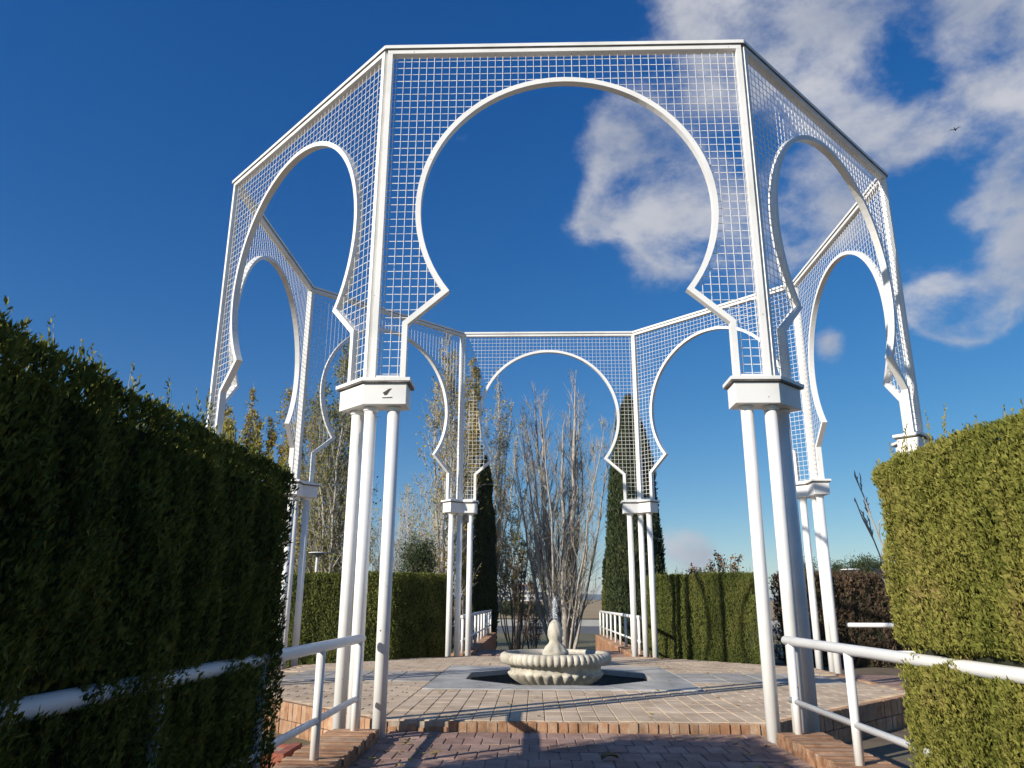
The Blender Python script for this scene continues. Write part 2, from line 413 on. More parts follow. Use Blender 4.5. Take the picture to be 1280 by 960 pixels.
def in_oct(x, y, a):
    return all(x * math.cos(R_(45 * k)) + y * math.sin(R_(45 * k)) < a for k in range(8))
def field(name, spots, sx, sy, m, parent):
    """pavers too many or too small to pick apart, joined"""
    mb = MB()
    for x, y, z, rz in spots:
        M = Matrix.Translation((x, y, z + rnd.uniform(-.002, .003))) @ Matrix.Rotation(rz, 4, 'Z')
        i = len(mb.v); mb.box(-sx / 2, sx / 2, -sy / 2, sy / 2, -.05, 0, M)
        del mb.f[-6]                                                 # no bottom face
    o = mb.build(name, m, parent, rnd_attr=5); o['kind'] = 'stuff'; return o
pm = paver_mesh(.212, .405, .05, paver_m)
front, rest = [], []
for i in range(21):
    for k in range(8):
        front.append(((i - 10) * .2205, -SQ - .21 - .418 * k, PZ, 0))
for s in front: put('paver', pm, (s[0], s[1], s[2] + rnd.uniform(-.002, .004)), s[3], plaza)
# the remaining pavers run crosswise
cand, halves = [], []
yy = -A_P + .14; row = 0
while yy < A_P - .1:
    lim = 2.325 if yy < SQ + .1 else -.21
    if abs(yy) < .98: lim = 99
    for sg in (-1, 1):
        xx = lim + .205
        if row % 2:
            if lim > 0: halves.append((sg * (lim + .1), yy, PZ, R_(90)))
            xx += .21
        while xx < A_P:
            if in_oct(sg * xx, yy, A_P - .14): cand.append((sg * xx, yy, PZ, R_(90)))
            xx += .4205
    yy += .2185; row += 1
halves = [h for h in halves if in_oct(h[0], h[1], A_P - .14)]
cand = list({(round(c[0], 2), round(c[1], 3)): c for c in cand}.values())
cand.sort(key=lambda s: (s[0] - CAM.x) ** 2 + (s[1] - CAM.y) ** 2)
for s in cand[:120]: put('paver', pm, s[:3], s[3], plaza)
field('paver_field', cand[120:], .212, .405, paver_s, plaza)
field('half_paver_field', halves, .212, .195, paver_s, plaza)
# grey slab strips to both sides
strip_m = mat('worn_grey_slab', [(.33, .30, .26), (.42, .39, .35), (.47, .44, .40)], .7, 2.5, 8, .3, 'object', .15, 60, stain=.38)
gs = paver_mesh(.68, .62, .05, strip_m)
for s in (-1, 1):
    for i in range(4):
        for k in (-1, 0, 1): put('grey_slab', gs, (s * (2.68 + .7 * i), k * .635, PZ + .001), 0, plaza)
# riser of brick headers along the front edge, soldier bricks round the rest
MB().box(-2.36, 2.36, -A_P + .022, -A_P + .10, GZ, PZ - .012).build('riser_mortar', mortar, plaza)
hb = paver_mesh(.102, .10, .17, brick_m)
for i in range(39):
    x = (i - 19) * .1205
    put('riser_brick', hb, (x + rnd.uniform(-.006, .006), -A_P + .052 + rnd.uniform(-.006, .018), PZ - .008 + rnd.uniform(-.014, .004)), rnd.uniform(-.03, .03), plaza, .035).location.z -= (.03 + .05 * rnd.random()) if 1 <= i <= 6 else 0
sb = paver_mesh(.112, .10, .225, brick_m)
side = 2 * A_P * math.tan(R_(22.5)); far_b = []
for k in range(1, 8):
    an = R_(-90 + 45 * k); nx, ny = math.cos(an), math.sin(an); tx, ty = -ny, nx
    for i in range(39):
        u = (i - 19) * .1205
        x, y = nx * (A_P - .05) + tx * u, ny * (A_P - .05) + ty * u
        for c in (0, 1):
            if k in (1, 7): put('wall_brick', sb, (x + rnd.uniform(-.006, .006), y, PZ - .002 - .235 * c), an - R_(90) + R_(180), plaza, .012)
            else: far_b.append((x, y, PZ - .002 - .235 * c, an + R_(90)))
mb = MB()
for x, y, z, rz in far_b:
    mb.box(-.056, .056, -.05, .05, -.225, 0, Matrix.Translation((x, y, z)) @ Matrix.Rotation(rz, 4, 'Z'))
o = mb.build('wall_brick_field', brick_s, plaza, rnd_attr=6); o['kind'] = 'stuff'

# paths
def path(name, x0, x1, y0, y1):
    return tag(MB().box(x0, x1, y0, y1, GZ - .05, WZ - .012).build(name, mortar), kind='structure')
path_f = path('path_front', -2.22, 2.22, -26, -A_P - .01)
path_b = path('path_back', -2.22, 2.22, A_P + .01, 10.2)
def ramp_z(y): return WZ - max(0, y - 10.2) * .105
tag(MB().quad((-2.22, 10.2, WZ - .012), (2.22, 10.2, WZ - .012), (2.22, 23, ramp_z(23) - .012), (-2.22, 23, ramp_z(23) - .012)).build('ramp_back', mortar), kind='structure')
path_r = path('path_right', A_P + .01, 22, -2.22, 2.22)
path_l = path('path_left', -22, -A_P - .01, -2.22, 2.22)
pp = paver_mesh(.198, .396, .05, path_m)
spots = []
hp = paver_mesh(.095, .396, .05, path_m)
for k in range(34):
    odd = k % 2; y = -A_P - .215 - .408 * k
    for i in range(21 - odd): spots.append(((i - 10 + .5 * odd) * .2085, y, WZ, 0))
    if odd and k < 12:
        for sg in (-1, 1): put('half_paver', hp, (sg * 2.138, y, WZ), 0, path_f)
full = sorted([s for s in spots if s[3] == 0], key=lambda s: -s[1])
for s in full[:230]: put('paver', pp, (s[0], s[1], s[2] + rnd.uniform(-.003, .004)), 0, path_f, .008)
field('paver_field', [s for s in full[230:]], .198, .396, path_s, path_f)
field('paver_field', [((i - 10) * .2085, A_P + .22 + (.203 if i % 2 else 0) + .408 * k, ramp_z(A_P + .22 + (.203 if i % 2 else 0) + .408 * k), 0) for i in range(21) for k in range(40)], .198, .396, path_s, path_b)
field('paver_field', [(A_P + .22 + (.203 if i % 2 else 0) + .408 * k, (i - 10) * .2085, WZ, R_(90)) for i in range(21) for k in range(36)], .198, .396, path_s, path_r)
field('paver_field', [(-A_P - .22 - (.203 if i % 2 else 0) - .408 * k, (i - 10) * .2085, WZ, R_(90)) for i in range(21) for k in range(36)], .198, .396, path_s, path_l)

# ---------------------------------------------------------------- pavilion
RP = 6.7; ZC, ZT = 4.175, 9.26
pav = tag(empty('pavilion'), 'tall white octagonal open pavilion of horseshoe arches and wire mesh on slim columns', 'pavilion')
corner = [Vector((RP * math.cos(R_(-112.5 + 45 * k)), RP * math.sin(R_(-112.5 + 45 * k)), 0)) for k in range(8)]
PW = 2 * RP * math.sin(R_(22.5)); HW = PW / 2
# opening outline in panel coordinates (u, z), from bottom left up and over to bottom right
CZ, CR, CUSP = 6.63, 1.99, 5.40
a0 = math.asin((CUSP - CZ) / CR)
arc = [(CR * math.cos(math.pi - a0 - (math.pi - 2 * a0) * i / 64), CZ + CR * math.sin(math.pi - a0 - (math.pi - 2 * a0) * i / 64)) for i in range(65)]
opening = [(-2.10, ZC), (-2.10, 4.93)] + arc + [(2.10, 4.93), (2.10, ZC)]
def offset(path, d):
    o = []
    for i, p in enumerate(path):
        p = Vector(p); a = Vector(path[max(i - 1, 0)]); b = Vector(path[min(i + 1, len(path) - 1)])
        t1 = (p - a).normalized() if i else (b - p).normalized(); t2 = (b - p).normalized() if i < len(path) - 1 else t1
        n1, n2 = Vector((-t1.y, t1.x)), Vector((-t2.y, t2.x))
        m = (n1 + n2); k = m.dot(n1)
        o.append(tuple(p + m * (d / max(k, .45))))
    return o
BAR = .072
outl = offset(opening, BAR)
# blocked spans for the wires: opening widened to the middle of the bar
mid = offset(opening, BAR * .5)
poly = mid
def spans(fixed, axis):
    """crossings of the outline with u=fixed (axis 0) or z=fixed (axis 1)"""
    c = []
    for i in range(len(poly)):
        a, b = poly[i], poly[(i + 1) % len(poly)]
        if (a[axis] - fixed) * (b[axis] - fixed) < 0:
            t = (fixed - a[axis]) / (b[axis] - a[axis]); c.append(a[1 - axis] + t * (b[1 - axis] - a[1 - axis]))
    return sorted(c)
fm = MB(); dp = .055
def bar_uz(mb, u0, u1, z0, z1, d0, d1): mb.box(u0, u1, d0, d1, z0, z1)
n = len(opening); i0 = 0
for (u, z), (U, Z) in zip(opening, outl):
    fm.v += [(u, -dp, z), (u, dp, z), (U, dp, Z), (U, -dp, Z)]
for i in range(n - 1):
    for k in range(4): fm.f.append((i * 4 + k, i * 4 + (k + 1) % 4, i * 4 + 4 + (k + 1) % 4, i * 4 + 4 + k))
for s in (-1, 1):
    u0, u1 = sorted((s * (HW - .004), s * (HW - .076)))
    fm.box(u0, u1, -.06, .06, ZC, ZT - .13)                       # side bar
    u0, u1 = sorted((s * (HW - .076), s * 2.182))
    fm.box(u0, u1, -.05, .05, ZC + .002, ZC + .055)                 # foot bar
fm.box(-HW + .004, HW - .004, -.06, .06, ZT - .128, ZT - .058)     # head bar
proto = fm.build('arch_panel', white)
wm = MB(); w = .0034; PITCHW = .111
U0, U1, Z0, Z1 = -HW + .08, HW - .08, ZC + .04, ZT - .12
def wire(a, b, ax, f, y):
    g = lambda: rnd.uniform(-.004, .004)
    if ax == 0: wm.box(f - w + g() * .5, f + w, y - w, y + w, a, b)
    else: wm.box(a, b, y - w, y + w, f - w + g() * .5, f + w)
k = 0; u = U0 + .05
while u < U1:
    c = spans(u, 0); ivs = []
    if not c: ivs = [(Z0, Z1)]
    else:
        e = [x for x in c if x > Z0]
        if abs(u) < 2.14: # the opening reaches the bottom here
            lo = None
            pts = e
            if abs(u) < 1.66: ivs = [(max(pts), Z1)]
            elif len(pts) >= 3: ivs = [(pts[-1], Z1), (pts[-3], pts[-2])] if len(pts) == 3 else [(pts[-1], Z1), (pts[-3], pts[-2])]
            elif len(pts) == 2: ivs = [(pts[1], Z1), (Z0, pts[0])]
            else: ivs = [(pts[-1], Z1)]
        else: ivs = [(Z0, Z1)]
    for a, b in ivs: wire(a, b, 0, u, -.006)
    u += PITCHW
z = Z0 + .05
while z < Z1:
    c = spans(z, 1)
    if len(c) >= 2: ivs = [(U0, c[0]), (c[-1], U1)]
    else: ivs = [(U0, U1)]
    for a, b in ivs: wire(a, b, 1, z, .006)
    z += PITCHW
wproto = wm.build('wire_mesh', wirem)
tr = MB(); tr.box(-HW - .03, HW + .03, -.085, .085, ZT - .052, ZT)
trproto = tr.build('top_rail', capm)
trproto.data.materials.clear(); trproto.data.materials.append(white)
underproto = MB().box(-HW - .02, HW + .02, -.082, .082, ZT - .0575, ZT - .0505).build('rail_underside', capm)  # thin solid dark plate covering the underside of the top rail
for k in range(8):
    j = (k + 1) % 8
    m_ = (corner[k] + corner[j]) / 2; an = R_(-90 + 45 * k) + R_(90)
    if k == 0: p, wv, tt, gp = proto, wproto, trproto, underproto
    else:
        p = proto.copy(); COL.objects.link(p); wv = wproto.copy(); COL.objects.link(wv); tt = trproto.copy(); COL.objects.link(tt); gp = underproto.copy(); COL.objects.link(gp)
    p.location = (m_.x, m_.y, 0); p.rotation_euler = (0, 0, an); p.parent = pav
    wv.parent = p; tt.parent = p; gp.parent = p; wv['kind'] = 'stuff'
# capitals and columns
def chevron(o_out, o_in, ln, z0, z1):
    """V-shaped block round a corner lying at the origin, outward = -y (corner of 135 degrees)"""
    a = R_(22.5); d1 = Vector((math.cos(a), math.sin(a))); d2 = Vector((-math.cos(a), math.sin(a)))
    n1 = Vector((math.sin(a), -math.cos(a))); n2 = Vector((-math.sin(a), -math.cos(a)))
    k = 1 / math.cos(a)
    return MB().prism([tuple(d2 * ln + n2 * o_out), (0, -o_out * k), tuple(d1 * ln + n1 * o_out), tuple(d1 * ln - n1 * o_in), (0, o_in * k), tuple(d2 * ln - n2 * o_in)], z0, z1)
cap0 = chevron(.13, .22, .50, 3.83, 4.105).build('capital', white, bevel=.006)
mb = chevron(.175, .265, .545, 4.128, 4.172); pl0 = mb.build('cap_plate', white)
mb2 = chevron(.167, .257, .537, 4.108, 4.129); ne0 = mb2.build('cap_neck', capm)
pr = [(.098, GZ - .1), (.098, WZ + .0), (.0775, WZ + .02), (.0775, 3.79)]
col0 = MB().lathe([(.078, GZ - .1), (.078, 3.832)], 24).build('column', white, smooth=False)
for p_ in col0.data.polygons: p_.use_smooth = len(p_.vertices) == 4
rg0 = MB().lathe([(.079, 3.772), (.094, 3.782), (.094, 3.812), (.084, 3.831)], 24).build('collar', white)
for k in range(8):
    c = corner[k]; an = R_(-112.5 + 45 * k) + R_(90)
    first = k == 0
    cp = cap0 if first else cap0.copy(); pl = pl0 if first else pl0.copy(); ne = ne0 if first else ne0.copy()
    if not first:
        for o in (cp, pl, ne): COL.objects.link(o)
    cp.location = c; cp.rotation_euler = (0, 0, an); cp.parent = pav; pl.parent = cp; ne.parent = cp
    a = R_(22.5)
    for q_, (lx, ly) in enumerate(((0, .055), (math.cos(a) * .30, math.sin(a) * .30 + .05), (-math.cos(a) * .30, math.sin(a) * .30 + .05))):
        f = first and q_ == 0
        co = col0 if f else col0.copy(); rg = rg0 if f else rg0.copy()
        if not f: COL.objects.link(co); COL.objects.link(rg)
        P = Matrix.Rotation(an, 4, 'Z') @ Vector((lx, ly, 0)) + c
        co.location = P; co.parent = pav; rg.parent = co
        co.rotation_euler = (0, 0, rnd.uniform(0, 6))
    if first:   # flat dark patch on the front of this capital with its little ledge
        Mx = Matrix.Rotation(R_(22.5), 4, 'Z')
        d1 = Vector((math.cos(a), math.sin(a), 0)); n1 = Vector((math.sin(a), -math.cos(a), 0))
        def P3(u, z, o): return tuple(d1 * u + n1 * (.13 + o) + Vector((0, 0, z)))
        mb = MB(); pts = [(.20, 3.98), (.225, 3.945), (.255, 3.95), (.285, 4.0), (.315, 4.035), (.275, 4.03), (.235, 4.0)]
        mb.v = [P3(u, z, .003) for u, z in pts] + [P3(u, z, -.01) for u, z in pts]; m7 = len(pts)
        mb.f = [tuple(range(m7))] + [(i, (i + 1) % m7, m7 + (i + 1) % m7, m7 + i) for i in range(m7)]
        mb.build('dark_patch', darkm, cp)
        mb = MB(); mb.v = [P3(.19, 3.915, -.005), P3(.31, 3.92, -.005), P3(.31, 3.928, -.005), P3(.19, 3.923, -.005), P3(.19, 3.915, .016), P3(.31, 3.92, .016), P3(.31, 3.928, .016), P3(.19, 3.923, .016)]
        mb.f = [(3, 2, 1, 0), (4, 5, 6, 7)] + [(i, (i + 1) % 4, 4 + (i + 1) % 4, 4 + i) for i in range(4)]
        mb.build('ledge', white, cp)

# ---------------------------------------------------------------- brick kerbs and railings
kb = paver_mesh(.112, .515, .07, brick_m)
def kerb(x, y0, y1, label, single):
    k = tag(empty('brick_kerb', (x, (y0 + y1) / 2, GZ)), label, 'kerb', 'brick kerbs beside the paths')
    cy = (y0 + y1) / 2
    MB().box(-.255, .255, y0 - cy, y1 - cy, -.05 if y0 < 0 else -1.6, .36).build('kerb_core', brick_s, k)
    n = int((y1 - y0) / .1195); more = []
    for i in range(n):
        y = (y1 - .06 - i * .1195) if y0 < 0 else (y0 + .06 + i * .1195)
        if i < single: put('kerb_brick', kb, (rnd.uniform(-.012, .012), y - cy, .42 + rnd.uniform(-.006, .006)), R_(90), k, .02)
        else: more.append((0, y - cy, .42, R_(90)))
    if more:
        o = field('kerb_brick_field', more, .112, .515, brick_s, k)
kerb(-2.47, -20, -6.33, 'brick kerb under the railing that disappears into the shaded hedge', 45)
kerb(2.47, -20, -6.33, 'brick kerb under the railing that disappears into the sunlit hedge', 45)
kerb(-2.47, 6.35, 21.5, 'brick kerb below the far railing next to the dark narrow cypress', 84)
kerb(2.47, 6.35, 19.5, 'brick kerb below the far railing next to the broad sunlit cypress', 84)

def railing(a, b, posts, label, z0=.05, top=1.025):
    a, b = Vector((*a, 0)), Vector((*b, 0)); d = (b - a).normalized()
    r = tag(empty('railing', (a.x, a.y, z0)), label, 'railing', 'white tube railings along the paths')
    L = (b - a).length; Zt, Zm = top - z0, .39 - z0
    h = MB().tube([d * -.015 + Vector((0, 0, Zt)), Vector((0, 0, Zt)), d * (L * .5) + Vector((0, 0, Zt + .004)), d * L + Vector((0, 0, Zt)), d * (L + .015) + Vector((0, 0, Zt))], [.036, .049, .049, .049, .036], 20).build('handrail', white, r)
    for p_ in h.data.polygons: p_.use_smooth = len(p_.vertices) == 4
    mr_ = MB().tube([Vector((0, 0, Zm)), d * L + Vector((0, 0, Zm))], .031, 14).build('middle_rail', white, r)
    for p_ in mr_.data.polygons: p_.use_smooth = len(p_.vertices) == 4
    for t in posts:
        o = MB().tube([d * t + Vector((0, 0, -.06)), d * t + Vector((0, 0, Zt - .03))], .041, 16).build('post', white, r)
        for p_ in o.data.polygons: p_.use_smooth = len(p_.vertices) == 4
    return r
railing((-2.45, -6.36), (-2.45, -16.4), [.14, 1.74, 3.36, 4.97, 6.6, 8.2, 9.8], 'white tube railing running into the dark shaded hedge')
railing((2.42, -6.3), (2.42, -16.4), [.18, 1.8, 3.4, 5.0, 6.6, 8.2, 9.8], 'white tube railing half buried in the sunlit hedge')
pst = [.3 + 1.6 * i for i in range(9)]
railing((-2.45, 6.4), (-2.45, 21.4), pst + [14.7], 'white railing beyond the fountain beside the dark narrow cypress')
railing((2.45, 6.4), (2.45, 19.4), pst[:9], 'white railing beyond the fountain beside the broad sunlit cypress')
railing((6.55, 2.5), (15, 2.5), [1.9, 3.6, 5.3, 7.0, 8.3], 'white railing in front of the browning hedge', .0, .96)
# red brick pier and white block beside the path
pier = tag(empty('brick_pier', (-3.02, -7.55, GZ)), 'low dark red brick pier between the railing and the shaded hedge', 'brick pier')
MB().box(-.20, .20, -.22, .22, 0, .40).build('pier_core', mortar, pier)
rb = paver_mesh(.21, .10, .06, redbrick); rb2 = paver_mesh(.10, .22, .06, redbrick)
for c in range(6):
    for s in (-1, 1):
        for i in (-1, 0, 1) if c % 2 else (-.5, .5):
            put('brick', rb2, (s * .165, i * .225 if abs(i) < 1 else i * .19, .075 + c * .069), 0, pier, .01)
        for i in (-.5, .5): put('brick', rb, (i * .225, s * .19, .0755 + c * .069), 0, pier, .01)
tag(MB().box(-.07, .07, -.07, .07, -.03, .30).build('marker_block', white, bevel=.01), 'small white painted block by the plaza wall beside the kerb', 'block').location = (-3.02, -6.85, GZ)

# ---------------------------------------------------------------- fountain
fx, fy = -.05, 0
fo = tag(empty('fountain', (fx, fy, -.34)), 'round cream stone fountain bowl with fluted belly and ribbed rim', 'fountain')
NB = 192
prof = [(.62, -.02), (.62, .10), (.56, .16), (.52, .20), (.57, .24), (.66, .285), (.76, .34), (.84, .40), (.885, .455), (.90, .485), (.87, .50), (.862, .53), (.87, .60), (.895, .635), (.90, .64)]
def rip(k, an):
    amt = [0, 0, 0, .04, .07, .08, .08, .075, .065, .05, 0, 0, 0, 0, 0][k]
    return amt * (abs(math.sin(an * 15)) ** .7 * 1.5 - 1)
MB().lathe(prof, NB * 2, rip).build('bowl', stone_m, fo, smooth=True)
rimp = [(.88, .625), (.95, .63), (1.02, .65), (1.055, .70), (1.06, .76), (1.04, .815), (1.0, .845), (.96, .85), (.93, .835), (.91, .78), (.88, .70)]
def rip2(k, an):
    amt = [0, .012, .026, .03, .03, .026, .014, 0, 0, 0, 0][k]
    return amt * (abs(math.sin(an * 27)) ** .7 * 1.5 - 1)
MB().lathe(rimp, 432, rip2).build('rim', stone_m, fo, smooth=True)
mb = MB(); mb.v = [(.925 * math.cos(6.2832 * i / 64), .925 * math.sin(6.2832 * i / 64), .80) for i in range(64)]; mb.f = [tuple(range(64))]
mb.build('bowl_water', water, fo)
mb = MB(); mb.v = [(.88 * math.cos(6.2832 * i / 64), .88 * math.sin(6.2832 * i / 64), .70) for i in range(64)]; mb.f = [tuple(range(64))]
mb.build('bowl_floor', stone_m, fo)
fin = [(.25, .70), (.255, .83), (.245, .87), (.215, .89), (.205, .92), (.175, .96), (.135, 1.0), (.115, 1.04), (.118, 1.07), (.135, 1.11), (.147, 1.17), (.145, 1.24), (.128, 1.31), (.10, 1.37), (.068, 1.415), (.04, 1.44), (.015, 1.45)]
def rip3(k, an): return (.05 * math.sin(an * 8) if k in (2, 3, 4, 5) else .035 * math.sin(an * 10 + k * 1.6) if k > 8 else 0)
MB().lathe(fin, 64, rip3).build('finial', stone_m, fo, smooth=True)
jp = [(.03, 1.43), (.045, 1.50), (.04, 1.57), (.055, 1.63), (.04, 1.70), (.048, 1.76), (.03, 1.82), (.012, 1.87)]
jet = MB().lathe(jp, 20, lambda k, an: .35 * math.sin(an * 3 + k * 2.1))
j = jet.build('water_jet', spray_m, None, smooth=True); j.location = (fx, fy, -.34)
tag(j, 'thin clear jet of water bubbling from the top of the fountain', 'water jet')

jet = MB()
for i in range(220):
    an = rnd.uniform(0, 6.283); t = rnd.random(); r = (.02 + .13 * abs(rnd.gauss(0, .6))) * (1 - .3 * t); z = 1.40 + .50 * t - r * r * 6
    s = rnd.uniform(.003, .008); c = Vector((r * math.cos(an), r * math.sin(an), z)); i0 = len(jet.v)
    jet.v += [tuple(c + Vector(v) * s) for v in ((1, 0, 0), (-1, 0, 0), (0, 1, 0), (0, -1, 0), (0, 0, 1.4), (0, 0, -1.4))]
    jet.f += [(i0 + a, i0 + b, i0 + c_) for a, b, c_ in ((0, 2, 4), (2, 1, 4), (1, 3, 4), (3, 0, 4), (2, 0, 5), (1, 2, 5), (3, 1, 5), (0, 3, 5))]
dr = jet.build('droplets', spray_m, j, smooth=True); dr['kind'] = 'stuff'

# ---------------------------------------------------------------- hedges
def hedge(label, polyc, z0, z1, faces, dens, leaf, m, seed, name='hedge', bulge=.05, group='clipped hedges', top_dens=None, sprigs=0, groove=None, fan=3, inset=.13, gap=.3, shift=0.):
    """clipped hedge: a dark twiggy body and leaf sprays on its outer faces. polyc counter-clockwise; faces = [(edge index, from, to)]"""
    h = tag(empty(name, (polyc[0][0], polyc[0][1], z0)), label, 'hedge', group)
    off = Vector((polyc[0][0], polyc[0][1], z0)); n = len(polyc)
    # body, inset
    body = []
    for i in range(n):
        p = Vector(polyc[i]); a = (p - Vector(polyc[i - 1])).normalized(); b = (Vector(polyc[(i + 1) % n]) - p).normalized()
        n1, n2 = Vector((a.y, -a.x)), Vector((b.y, -b.x)); mm = n1 + n2
        body.append(tuple(p - mm * (inset / max(.5, mm.dot(n1))) - Vector((off.x, off.y))))
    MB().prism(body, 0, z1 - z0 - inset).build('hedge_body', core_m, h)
    P, Nn = [], []
    for e, t0, t1, dm in faces:
        a, b = np.array(polyc[e]), np.array(polyc[(e + 1) % n]); L = np.linalg.norm(b - a) * (t1 - t0); d = (b - a) / np.linalg.norm(b - a)
        k = int(L * (z1 - z0) * dens * dm)
        t = t0 + (t1 - t0) * NR.random(k); zz = z0 + (z1 - z0) * NR.random(k)
        p = np.stack([a[0] + (b - a)[0] * t, a[1] + (b - a)[1] * t, zz], 1); nn = np.tile([d[1], -d[0], 0.], (k, 1))
        P.append(p); Nn.append(nn)
    # top
    bx0, bx1 = min(p[0] for p in polyc), max(p[0] for p in polyc); by0, by1 = min(p[1] for p in polyc), max(p[1] for p in polyc)
    k = int((bx1 - bx0) * (by1 - by0) * (top_dens or dens * .6))
    q = np.stack([bx0 + (bx1 - bx0) * NR.random(k), by0 + (by1 - by0) * NR.random(k), np.full(k, z1)], 1)
    ins = np.ones(k, bool)
    for i in range(n):
        a, b = np.array(polyc[i]), np.array(polyc[(i + 1) % n]); d = (b - a) / np.linalg.norm(b - a)
        ins &= ((q[:, 0] - a[0]) * d[1] - (q[:, 1] - a[1]) * d[0]) < .0
    q = q[ins]
    P.append(q); Nn.append(np.tile([0., 0, 1], (len(q), 1)))
    P = np.concatenate(P); Nn = np.concatenate(Nn)
    side = Nn[:, 2] < .5
    # uneven surface: broad swells, upright streaks, ragged depth
    Q = P.copy(); Q[:, 2] *= .35
    ST = P * [1, 1, .16]
    streak = wob(ST, 11, seed + 11)
    disp = bulge * 1.1 * streak + bulge * wob(Q, 2.2, seed) + bulge * .7 * wob(Q, 7, seed + 1) + bulge * .5 * wob(P * [1, 1, .6], 19, seed + 2)
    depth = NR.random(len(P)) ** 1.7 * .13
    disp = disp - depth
    if groove is not None:
        gz, amt = groove
        g = np.exp(-((P[:, 2] - gz - .02) / .055) ** 2) * side
        disp -= g * amt * np.clip(wob(P, 2.4, seed + 5) * 2.2 + gap, 0, 1)
    # rounded shoulder
    sh = np.clip((P[:, 2] - (z1 - .10)) / .10, 0, 1) * side
    disp -= sh ** 2 * .07
    P = P + Nn * disp[:, None]
    nr = NR.normal(size=P.shape)
    D = np.where(side[:, None], Nn * .5 + np.array([0, 0, 1.15]) + nr * .34, Nn * .8 + nr * .55)
    sz = leaf * (.6 + .8 * NR.random(len(P)))
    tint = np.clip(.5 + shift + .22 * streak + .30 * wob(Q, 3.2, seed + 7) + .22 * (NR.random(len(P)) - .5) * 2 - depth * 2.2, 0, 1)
    NF = Nn + NR.normal(size=P.shape) * .55
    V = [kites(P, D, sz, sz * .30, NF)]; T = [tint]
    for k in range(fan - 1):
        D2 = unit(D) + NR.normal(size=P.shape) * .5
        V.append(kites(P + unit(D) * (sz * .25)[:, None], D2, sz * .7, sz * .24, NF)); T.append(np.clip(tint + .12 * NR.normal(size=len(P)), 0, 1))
    # loose shoots above the top
    if sprigs:
        tp = q[NR.integers(0, len(q), sprigs)] if len(q) else q
        for p in tp:
            hgt = .06 + .30 * NR.random() ** 2.6; kk = int(6 + hgt * 70)
            s_ = np.linspace(0, 1, kk)[:, None]; lean = NR.normal(size=3) * [.12, .12, 0] + [0, 0, 1]
            pp_ = p - [0, 0, .05] + s_ * lean * hgt
            V.append(kites(pp_, lean + NR.normal(size=(kk, 3)) * .45, .045 * (1.2 - s_[:, 0] * .7), .012)); T.append(np.clip(.55 + .3 * NR.random(kk), 0, 1))
            V.append(kites(p[None] - [0, 0, .05], lean[None], hgt * 1.1, .007)); T.append(np.array([.9]))
    V = np.concatenate(V) - np.array(off); T = np.concatenate(T)
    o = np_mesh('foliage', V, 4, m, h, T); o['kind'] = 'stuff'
    return h
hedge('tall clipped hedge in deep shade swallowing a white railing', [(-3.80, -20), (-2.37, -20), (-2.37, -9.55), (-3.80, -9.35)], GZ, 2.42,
      [(1, 0, .62, .1), (1, .62, 1, 1), (2, 0, 1, .3), (3, 0, 1, .06)], 6200, .044, hedge_near, 3, sprigs=900, groove=(1.025, .15), gap=-.38, fan=2, top_dens=1300, shift=-.36)  # negative shift darkens the leaf colour, shade of this hedge painted in
hedge('tall clipped sunlit hedge with a white railing running through it', [(2.335, -20), (3.78, -20), (3.78, -9.1), (2.335, -9.2)], GZ, 2.52,
      [(3, 0, .23, 1), (3, .23, .55, .25), (3, .55, 1, .05), (2, 0, 1, .2), (1, .7, 1, .05)], 16500, .037, hedge_near, 5, sprigs=500, groove=(1.035, .22), gap=1.25, fan=2, top_dens=1300, shift=.10, bulge=.07)
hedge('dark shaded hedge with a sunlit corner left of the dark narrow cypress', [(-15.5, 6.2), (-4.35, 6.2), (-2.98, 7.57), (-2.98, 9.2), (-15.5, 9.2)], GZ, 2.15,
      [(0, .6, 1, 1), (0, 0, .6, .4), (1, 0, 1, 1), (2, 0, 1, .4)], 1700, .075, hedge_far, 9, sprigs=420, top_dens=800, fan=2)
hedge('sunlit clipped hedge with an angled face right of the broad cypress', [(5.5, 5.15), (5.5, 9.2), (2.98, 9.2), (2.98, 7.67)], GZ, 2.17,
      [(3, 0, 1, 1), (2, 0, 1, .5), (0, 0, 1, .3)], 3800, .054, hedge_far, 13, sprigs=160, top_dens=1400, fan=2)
hedge('browning patchy hedge behind the railing at the side path', [(7.2, 8.0), (19, 8.0), (19, 10), (7.2, 10)], GZ, 2.22,
      [(0, 0, 1, 1), (3, 0, 1, .6)], 750, .11, hedge_brown, 17, sprigs=160, top_dens=500, fan=2, bulge=.11)

